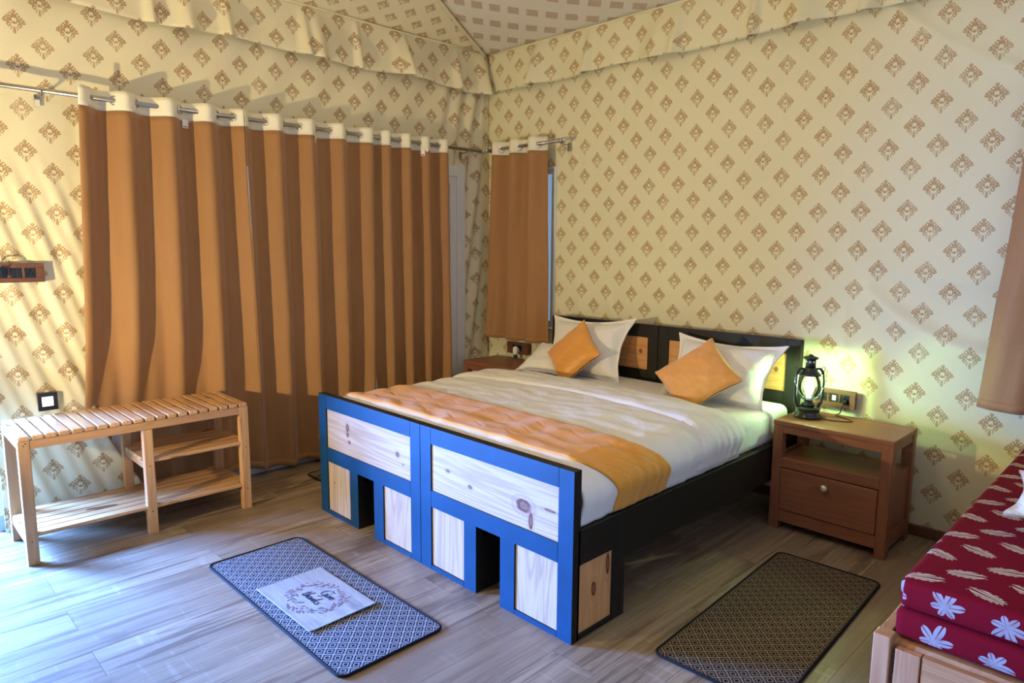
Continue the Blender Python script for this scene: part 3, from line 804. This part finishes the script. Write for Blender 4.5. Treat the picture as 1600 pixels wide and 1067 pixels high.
# screw heads on front leg faces
for yy, zz in ((by0+.022, .57), (by0+.03, .58), (by0+.022, .115), (by1-.022, .12), (by1-.022, .36), (ym+.022, .12), (ym+.022, .36)):
    G().lathe((bx1, yy, zz), [(.003, -.001), (.003, .0006)], 8, axis=(1, 0, 0)).obj('screw', M['blackmetal'], be)

# ================================================================== WALL ELECTRICS
def board(label, axis, c, w, h, mods, plug=None):
    """switchboard: carved wooden plate with black modules"""
    b = thing('switchboard', c, label, 'switchboard'); c = Vector(c)
    if axis == 'x': a, nrm = Vector((1, 0, 0)), Vector((0, -1, 0))
    else: a, nrm = Vector((0, 1, 0)), Vector((1, 0, 0))
    upv = Vector((0, 0, 1))
    g = G(); t = .014
    # frame with a window per module
    n = len(mods); mw = .048; gap = .012; tot = n*mw+(n-1)*gap; e = (w-tot)/2; hh = .050
    g.obox(c+upv*(h/2-(h-hh)/4)+nrm*t, a*(w/2), nrm*t, upv*((h-hh)/4)); g.obox(c-upv*(h/2-(h-hh)/4)+nrm*t, a*(w/2), nrm*t, upv*((h-hh)/4))
    xs = -w/2
    for i in range(n+1):
        ww = e if i in (0, n) else gap
        g.obox(c+a*(xs+ww/2)+nrm*t, a*(ww/2), nrm*t, upv*(hh/2)); xs += ww+mw
    g.obj('plate', M['board'], b, bevel=.0012, seg=1)
    xs = -w/2+e+mw/2
    for k in mods:
        p = c+a*xs
        mo = G().obox(p+nrm*.011, a*(mw/2), nrm*.010, upv*(hh/2)).obj('module', M['blackplastic'], b)
        if k == 's':
            for q in (-.012, .012): G().obox(p+a*q+nrm*.023, a*.0105, nrm*.003, upv*.020).obj('rocker', M['blackplastic'], mo, bevel=.001)
        elif k == 'o':
            for q in ((-.009, -.006), (.009, -.006), (0, .011)): G().lathe(p+a*q[0]+upv*q[1]+nrm*.021, [(.004, -.0005), (.004, .0004)], 10, axis=tuple(nrm)).obj('socket_hole', plain('socket_hole', (.002, .002, .002), .9), mo)
        elif k == 'l':
            G().obox(p+nrm*.0215, a*.010, nrm*.0008, upv*.014).obj('indicator', M['whiteplastic'], mo)
        xs += mw+gap
    return b
board('dark wooden switchboard with black sockets on the wall behind the lantern', 'x', (2.480, -.009, .666), .225, .092, ['o', 'l', 's'])
board('small dark wooden switchboard under the short curtain, behind the corner nightstand', 'x', (.008, -.009, .668), .235, .092, ['s', 'o'])
board('dark wooden switchboard at the left edge of the photo, above the bench', 'y', (XL+.02, -3.285, 1.330), .30, .096, ['o', 's', 's', 'o'])
# black plug on the left board
pl = thing('plug', (XL+.045, -3.385, 1.335), 'black plug with curled lead in the leftmost switchboard', 'plug')
g = G(); g.obox((XL+.066, -3.335, 1.335), (.018, 0, 0), (0, .022, 0), (0, 0, .024)); g.obj('plug_body', M['blackplastic'], pl, bevel=.005)
G().tube([(XL+.084, -3.335, 1.34), (XL+.10, -3.32, 1.37), (XL+.09, -3.33, 1.395), (XL+.08, -3.36, 1.39), (XL+.08, -3.39, 1.33), (XL+.07, -3.41, 1.2), (XL+.05, -3.415, 1.0), (XL+.045, -3.41, .6)], .0035, 6).obj('lead', M['blackplastic'], pl)
# lit night light
nl = thing('night_light', (XL+.02, -3.172, .660), 'small black wall socket with a glowing white window, above the bench', 'night light')
NX = XL+.036
g = G(); g.box(NX, NX+.030, -3.216, -3.128, .612, .634); g.box(NX, NX+.030, -3.216, -3.128, .684, .706); g.box(NX, NX+.030, -3.216, -3.198, .634, .684); g.box(NX, NX+.030, -3.148, -3.128, .634, .684)
g.obj('surround', M['blackplastic'], nl, bevel=.002)
G().box(NX+.002, NX+.024, -3.198, -3.148, .634, .684).obj('lit_window', M['night'], nl)
# plug-in air freshener
af = thing('air_freshener', (.020, -.065, .592), 'white plug-in air freshener with dark base in the corner switchboard', 'air freshener')
g = G(); g.lathe((.020, -.068, .622), [(.017, 0), (.021, .006), (.023, .030), (.022, .050), (.017, .062), (.008, .067)], 20); g.box(.008, .032, -.060, -.033, .635, .668); g.obj('housing', M['whiteplastic'], af)
G().lathe((.020, -.068, .594), [(.012, 0), (.016, .003), (.016, .022), (.011, .0275)], 18).obj('refill_bottle', plain('dark_refill', (.02, .02, .05), .15), af)

# ================================================================== LANTERN
LX, LY, LZ = 2.432, -.262, .5885
la = thing('lantern', (LX, LY, LZ), 'black hurricane lantern with a lit bulb, on the right nightstand', 'lantern')
bm_ = M['blackmetal']
G().lathe((LX, LY, LZ), [(.070, 0), (.074, .004), (.073, .012), (.060, .022), (.060, .046), (.064, .050), (.062, .056), (.045, .062)], 32).obj('fuel_tank', bm_, la)
G().lathe((LX, LY, LZ+.061), [(.030, 0), (.034, .006), (.034, .012), (.022, .020), (.022, .034), (.030, .038), (.046, .042), (.046, .046), (.02, .050)], 24).obj('burner', bm_, la)
glp = [(.034, .110), (.046, .122), (.055, .145), (.057, .168), (.053, .195), (.044, .218), (.040, .226)]
G().lathe((LX, LY, LZ), glp, 32, cap=False).obj('glass_globe', M['globe'], la)
G().lathe((LX, LY, LZ), [(.056, .228), (.054, .234), (.042, .246), (.030, .262), (.028, .270)], 28).obj('hood', bm_, la)
g = G(); g.lathe((LX, LY, LZ), [(.026, .268), (.026, .316)], 20); g.obj('chimney', bm_, la)
for i in range(8):
    a = 2*pi*i/8+.2; G().obox((LX+.0265*cos(a), LY+.0265*sin(a), LZ+.302), (.0008*cos(a), .0008*sin(a), 0), (-.006*sin(a), .006*cos(a), 0), (0, 0, .005)).obj('vent', M['chrome'], la)
G().lathe((LX, LY, LZ), [(.030, .312), (.036, .316), (.040, .322), (.030, .328), (.012, .332), (.010, .338), (.002, .340)], 24).obj('cap', bm_, la)
ax = Vector((.72, .70, 0))
for s in (-1, 1):
    pr = [(.034, .262), (.052, .262), (.066, .246), (.071, .20), (.071, .12), (.068, .085), (.058, .064), (.048, .052)]
    pts = [Vector((LX, LY, LZ)) + ax*s*r + Vector((0, 0, z)) for r, z in pr]
    G().tube(pts, [.006, .007, .008, .0085, .0085, .0085, .008, .007], 10).obj('side_tube', bm_, la)
    c = Vector((LX, LY, LZ)) + ax*s*.070 + Vector((0, 0, .262))
    G().tube([c + ax*.008*cos(t) + Vector((0, 0, .012*sin(t)))for t in [i*2*pi/12 for i in range(12)]], .0022, 6, closed=True).obj('bail_ring', bm_, la)
pts = []
for i in range(17):
    t = -pi*.08 + i/16*pi*1.16; pts.append(Vector((LX, LY, LZ)) + ax*.088*cos(t) + Vector((.35*.1, -.07, 0))*abs(sin(t))*1.0 + Vector((0, 0, .262 - .155*max(0, sin(t)) )))
G().tube(pts, .0014, 6).obj('bail_handle', M['blackmetal'], la)
G().lathe((LX, LY, LZ+.110), [(.012, 0), (.012, .018), (.016, .024), (.024, .042), (.026, .056), (.021, .070), (.011, .078), (.003, .080)], 24).obj('bulb', M['bulb'], la)
light('lantern_glow', 'POINT', (LX, LY, LZ+.202), 11, (.60, 1, .45), .012)
cbl = [(2.545, -.040, .655), (2.545, -.075, .640), (2.54, -.10, .600), (2.53, -.13, .593), (2.60, -.17, .592), (2.64, -.20, .592), (2.62, -.235, .592), (2.56, -.262, .592), (2.52, -.268, .594), (2.500, -.262, .596), (2.49, -.262, .60)]
def smooth(pts, n=6):
    out = []; P = [Vector(p) for p in pts]
    for i in range(len(P)-1):
        p0, p1, p2, p3 = P[max(0, i-1)], P[i], P[i+1], P[min(len(P)-1, i+2)]
        for k in range(n):
            t = k/n; out.append(.5*((2*p1)+(p2-p0)*t+(2*p0-5*p1+4*p2-p3)*t*t+(3*p1-p0-3*p2+p3)*t**3))
    return out+[P[-1]]
lc = thing('power_cord', (2.545, -.05, .65), 'thin black lantern cord looped on the right nightstand top', 'cord')
G().tube(smooth(cbl), .0028, 6).obj('cable', M['blackplastic'], lc)
G().lathe((2.545, -.036, .655), [(.014, 0), (.014, .018), (.008, .030), (.004, .038)], 12, axis=(0, -1, 0)).obj('plug_body', M['blackplastic'], lc)

# ================================================================== MATS
def rrect(w, h, r, n=6):
    pts = []
    for cx, cy, a0 in ((w/2-r, h/2-r, 0), (-w/2+r, h/2-r, 90), (-w/2+r, -h/2+r, 180), (w/2-r, -h/2+r, 270)):
        for i in range(n+1):
            a = radians(a0+90*i/n); pts.append((cx+r*cos(a), cy+r*sin(a)))
    return pts
def floormat(label, cx, cy, w, h, rot, mat, seed=0):
    o = thing('floor_mat', (cx, cy, 0), label, 'floor mat', rot=(0, 0, radians(rot)))
    p = rrect(w, h, .035)
    def wav(x, y): return .0012*(1+nz(x*6, y*6, seed))
    c = o.location
    g = G(); n = len(p)
    def fn(u, v):
        x = (u-.5)*w; y = (v-.5)*h
        # pull grid corners onto the rounded outline
        r = .035; ax_, ay_ = abs(x)-(w/2-r), abs(y)-(h/2-r)
        if ax_ > 0 and ay_ > 0:
            d = sqrt(ax_*ax_+ay_*ay_); m = max(ax_, ay_)
            k = m/d; x = math.copysign(w/2-r+ax_*k, x); y = math.copysign(h/2-r+ay_*k, y)
        return (c[0]+x, c[1]+y, .0065+wav(x, y))
    nu, nv = int(w/.012), int(h/.012)
    g.grid(fn, nu, nv, lambda u, v: (u*w, v*h)).obj('woven_top', mat, o)
    G().tube([(c[0]+x, c[1]+y, .0065) for x, y in p], .0055, 8, closed=True).obj('binding', M['binding'], o)
    g = G(); g.add([(c[0]+x*.99, c[1]+y*.99, .001) for x, y in p], [tuple(range(n))[::-1]]); g.obj('backing', M['binding'], o)
    return o
floormat('blue-grey geometric floor mat in front of the beds, under the printed doormat', 1.327, -2.568, 1.165, .455, .2, M['mat_a'], 1)
floormat('dark brown geometric floor mat on the right, between bed and red daybed', 2.775, -1.300, .455, 1.16, 2.2, M['mat_b'], 2)
floormat('dark geometric floor mat beyond the beds, its corner showing left of the footboard', .10, -1.27, .46, 1.14, 1.0, M['mat_b'], 3)

dm = thing('doormat', (1.360, -2.588, .0085), 'small whitewashed doormat printed with a leaf wreath and the words Give Thanks', 'doormat', rot=(0, 0, radians(.4)))
DZ = .0095; dc = (1.360, -2.588)
def dmf(u, v):
    return (dc[0]+(u-.5)*.452, dc[1]+(v-.5)*.302, DZ+.0045 + .004*sst(.95, 1, u)*v + .003*sst(.08, 0, v))
G().grid(dmf, 30, 20, lambda u, v: (u*.45, v*.3), smooth=False).obj('printed_face', M['printmat'], dm, solid=.004)
PZ = DZ+.0070
RZ = [0]
def ribbon(g, pts, w):
    RZ[0] += .00007
    PZ_ = PZ + RZ[0] % .0015
    P = [Vector((p[0], p[1], 0)) for p in pts]
    vs = []
    for i, p in enumerate(P):
        t = P[min(i+1, len(P)-1)]-P[max(i-1, 0)]
        if t.length < 1e-9: t = Vector((1, 0, 0))
        t.normalize(); nn = Vector((-t.y, t.x, 0)); ww = w*(.55+.75*abs(t.y))
        vs += [p+nn*ww/2+Vector((0, 0, PZ_+i*4e-6)), p-nn*ww/2+Vector((0, 0, PZ_+i*4e-6))]
    g.add(vs, [(2*i, 2*i+1, 2*i+3, 2*i+2) for i in range(len(P)-1)])
GL = {   # hand-lettered strokes, x right, y up, x-height 1
 'G': (2.0, [[(1.7, 2.1), (1.2, 2.4), (.5, 2.0), (.2, 1.1), (.5, .2), (1.1, 0), (1.6, .5), (1.7, 1.0), (1.2, 1.0)], [(1.65, .9), (1.6, -.4), (1.1, -.9)]]),
 'i': (.7, [[(.1, .9), (.25, .1), (.5, 0), (.75, .4)], [(.22, 1.4), (.28, 1.5)]]),
 'v': (1.1, [[(.0, .8), (.25, .95), (.45, .05), (.9, .9), (1.15, .85)]]),
 'e': (1.0, [[(.1, .45), (.6, .6), (.65, .95), (.3, .95), (.1, .4), (.4, 0), (.95, .35)]]),
 't': (1.0, [[(.45, 2.1), (.3, .3), (.55, 0), (.9, .3)], [(-.2, 1.35), (1.1, 1.5)]]),
 'h': (1.2, [[(.0, 0), (.25, 1.6), (.45, 2.3), (.15, 1.2), (.1, 0), (.4, .8), (.75, .9), (.8, .1), (1.1, .2)]]),
 'a': (1.2, [[(.85, .8), (.4, .95), (.1, .4), (.35, 0), (.8, .5), (.85, .9), (.85, .1), (1.15, .2)]]),
 'n': (1.2, [[(.05, .8), (.15, 0), (.4, .75), (.75, .9), (.8, .1), (1.1, .2)]]),
 'k': (1.2, [[(.05, 0), (.3, 2.2), (.15, .9), (.1, 0), (.3, .5), (.8, .9), (.35, .5), (.9, 0), (1.1, .15)]]),
 's': (.9, [[(.75, .9), (.3, .85), (.35, .5), (.7, .25), (.45, -.05), (0, .05)]])}
def sm2(pts): return [(p.x, p.y) for p in smooth([(a, b, 0) for a, b in pts], 6)]
lg = G()
for word, ox, oy, sc in (('Give', 1.345, -2.562, .0205), ('thanks', 1.300, -2.622, .0205)):
    x = ox
    for ch in word:
        w_, st = GL[ch]
        for s in st: ribbon(lg, [(x+(a+b*.18)*sc, oy+b*sc) for a, b in sm2(s)], .0048)
        x += w_*sc*.92
lg.obj('lettering', M['ink_navy'], dm, label='navy hand-lettered words Give Thanks')
leafg, bg_ = G(), G(); rr = random.Random(3)
ec = (1.372, -2.588)
for i in range(96):
    a = 2*pi*i/96+rr.uniform(-.05, .05); rad = rr.choice((.80, .95, 1.1, 1.22)); px, py = ec[0]+.118*cos(a)*rad**.5*1.05, ec[1]+.094*sin(a)*rad
    th = a+pi/2+rr.choice((-.7, .7))+rr.uniform(-.2, .2); L = rr.uniform(.016, .030); d = Vector((cos(th), sin(th), 0)); n_ = Vector((-d.y, d.x, 0)); p = Vector((px, py, PZ+i*9e-6))
    leafg.add([p, p+d*L*.3+n_*L*.13, p+d*L*.65+n_*L*.13, p+d*L, p+d*L*.65-n_*L*.13, p+d*L*.3-n_*L*.13], [(0, 5, 4, 3, 2, 1)])
ribbon(leafg, [(ec[0]+.118*cos(t), ec[1]+.092*sin(t)) for t in [i*2*pi/60 for i in range(61)]], .0016)
for i in range(22):
    a = rr.uniform(0, 2*pi); px, py = ec[0]+.118*cos(a)*rr.uniform(.9, 1.2), ec[1]+.094*sin(a)*rr.uniform(.85, 1.2); r = rr.uniform(.0025, .0045)
    bg_.add([(px+r*cos(t*pi/4), py+r*sin(t*pi/4), PZ+.0002) for t in range(8)], [tuple(range(8))])
leafg.obj('wreath_print', M['ink_leaf'], dm); bg_.obj('berry_print', M['ink_berry'], dm)

# ================================================================== DAYBED
X0, Y0 = 3.345, -1.905
db = thing('daybed', (3.85, -.95, 0), 'pine daybed frame along the right side, holding the red mattresses', 'daybed')
DP = wood('daybed_pine', (.52, .27, .13), (.34, .14, .06), 'x', gl=.4, jit=False, var=.5)
DPy = wood('daybed_pine_long', (.52, .27, .13), (.34, .14, .06), 'y', gl=.4, jit=False, var=.5)
DPz = wood('daybed_pine_upright', (.55, .30, .16), (.36, .15, .07), 'z', gl=.4, jit=False, var=.5)
G().box(3.308, 3.352, -1.945, -1.895, 0, .430).obj('leg', DPz, db, bevel=.003)
G().box(4.27, 4.315, -1.945, -1.895, 0, .430).obj('leg', DPz, db, bevel=.003)
G().box(3.308, 3.343, -.075, -.030, 0, .430).obj('leg', DPz, db, bevel=.003)
G().box(4.27, 4.315, -.075, -.030, 0, .430).obj('leg', DPz, db, bevel=.003)
G().box(3.312, 3.342, -1.894, -.076, .28, .430).obj('side_board', DPy, db, bevel=.003)
G().box(4.28, 4.31, -1.894, -.076, .28, .430).obj('side_board', DPy, db, bevel=.003)
G().box(3.364, 3.425, -1.942, -1.915, .05, .405).obj('end_board', DPz, db, bevel=.003)
G().box(3.427, 4.269, -1.938, -1.915, .06, .405).obj('end_board', DP, db, bevel=.003)
G().box(3.343, 4.279, -1.914, -.076, .385, .418).obj('base_board', DPy, db)
for i in range(2):
    z0, z1 = .419+i*.086, .504+i*.086
    g = rbox(X0+.004*i, 4.265, Y0+.004*i, -.035, z0, z1, .022, 3)
    cx, cy = 3.8, -.97
    uvs = []
    g.uv = []; g.mi = []
    for f in g.f:
        vs = [Vector(g.v[a]) for a in f]; nrm = (vs[1]-vs[0]).cross(vs[2]-vs[0]).normalized()
        if abs(nrm.z) > .6: g.uv.append([(v.x+.02, v.y) for v in vs]); g.mi.append(0)
        elif abs(nrm.y) > abs(nrm.x): g.uv.append([(v.x+.05*i, v.z+.03) for v in vs]); g.mi.append(1)
        else: g.uv.append([(v.y, v.z) for v in vs]); g.mi.append(1)
    g.obj('mattress', [M['red'], M['red_side']], label='%s crimson leaf-print mattress of the two stacked on the daybed' % ('lower' if i == 0 else 'upper'), cat='mattress', loc=(cx, cy, z0))
pillow('pillow', M['white'], 'white pillow lying on the red daybed at the right edge of the photo', 'pillow', .66, .44, .15, (3.800, -1.16, .690), 4, 4, 0, .03, 12, .10)
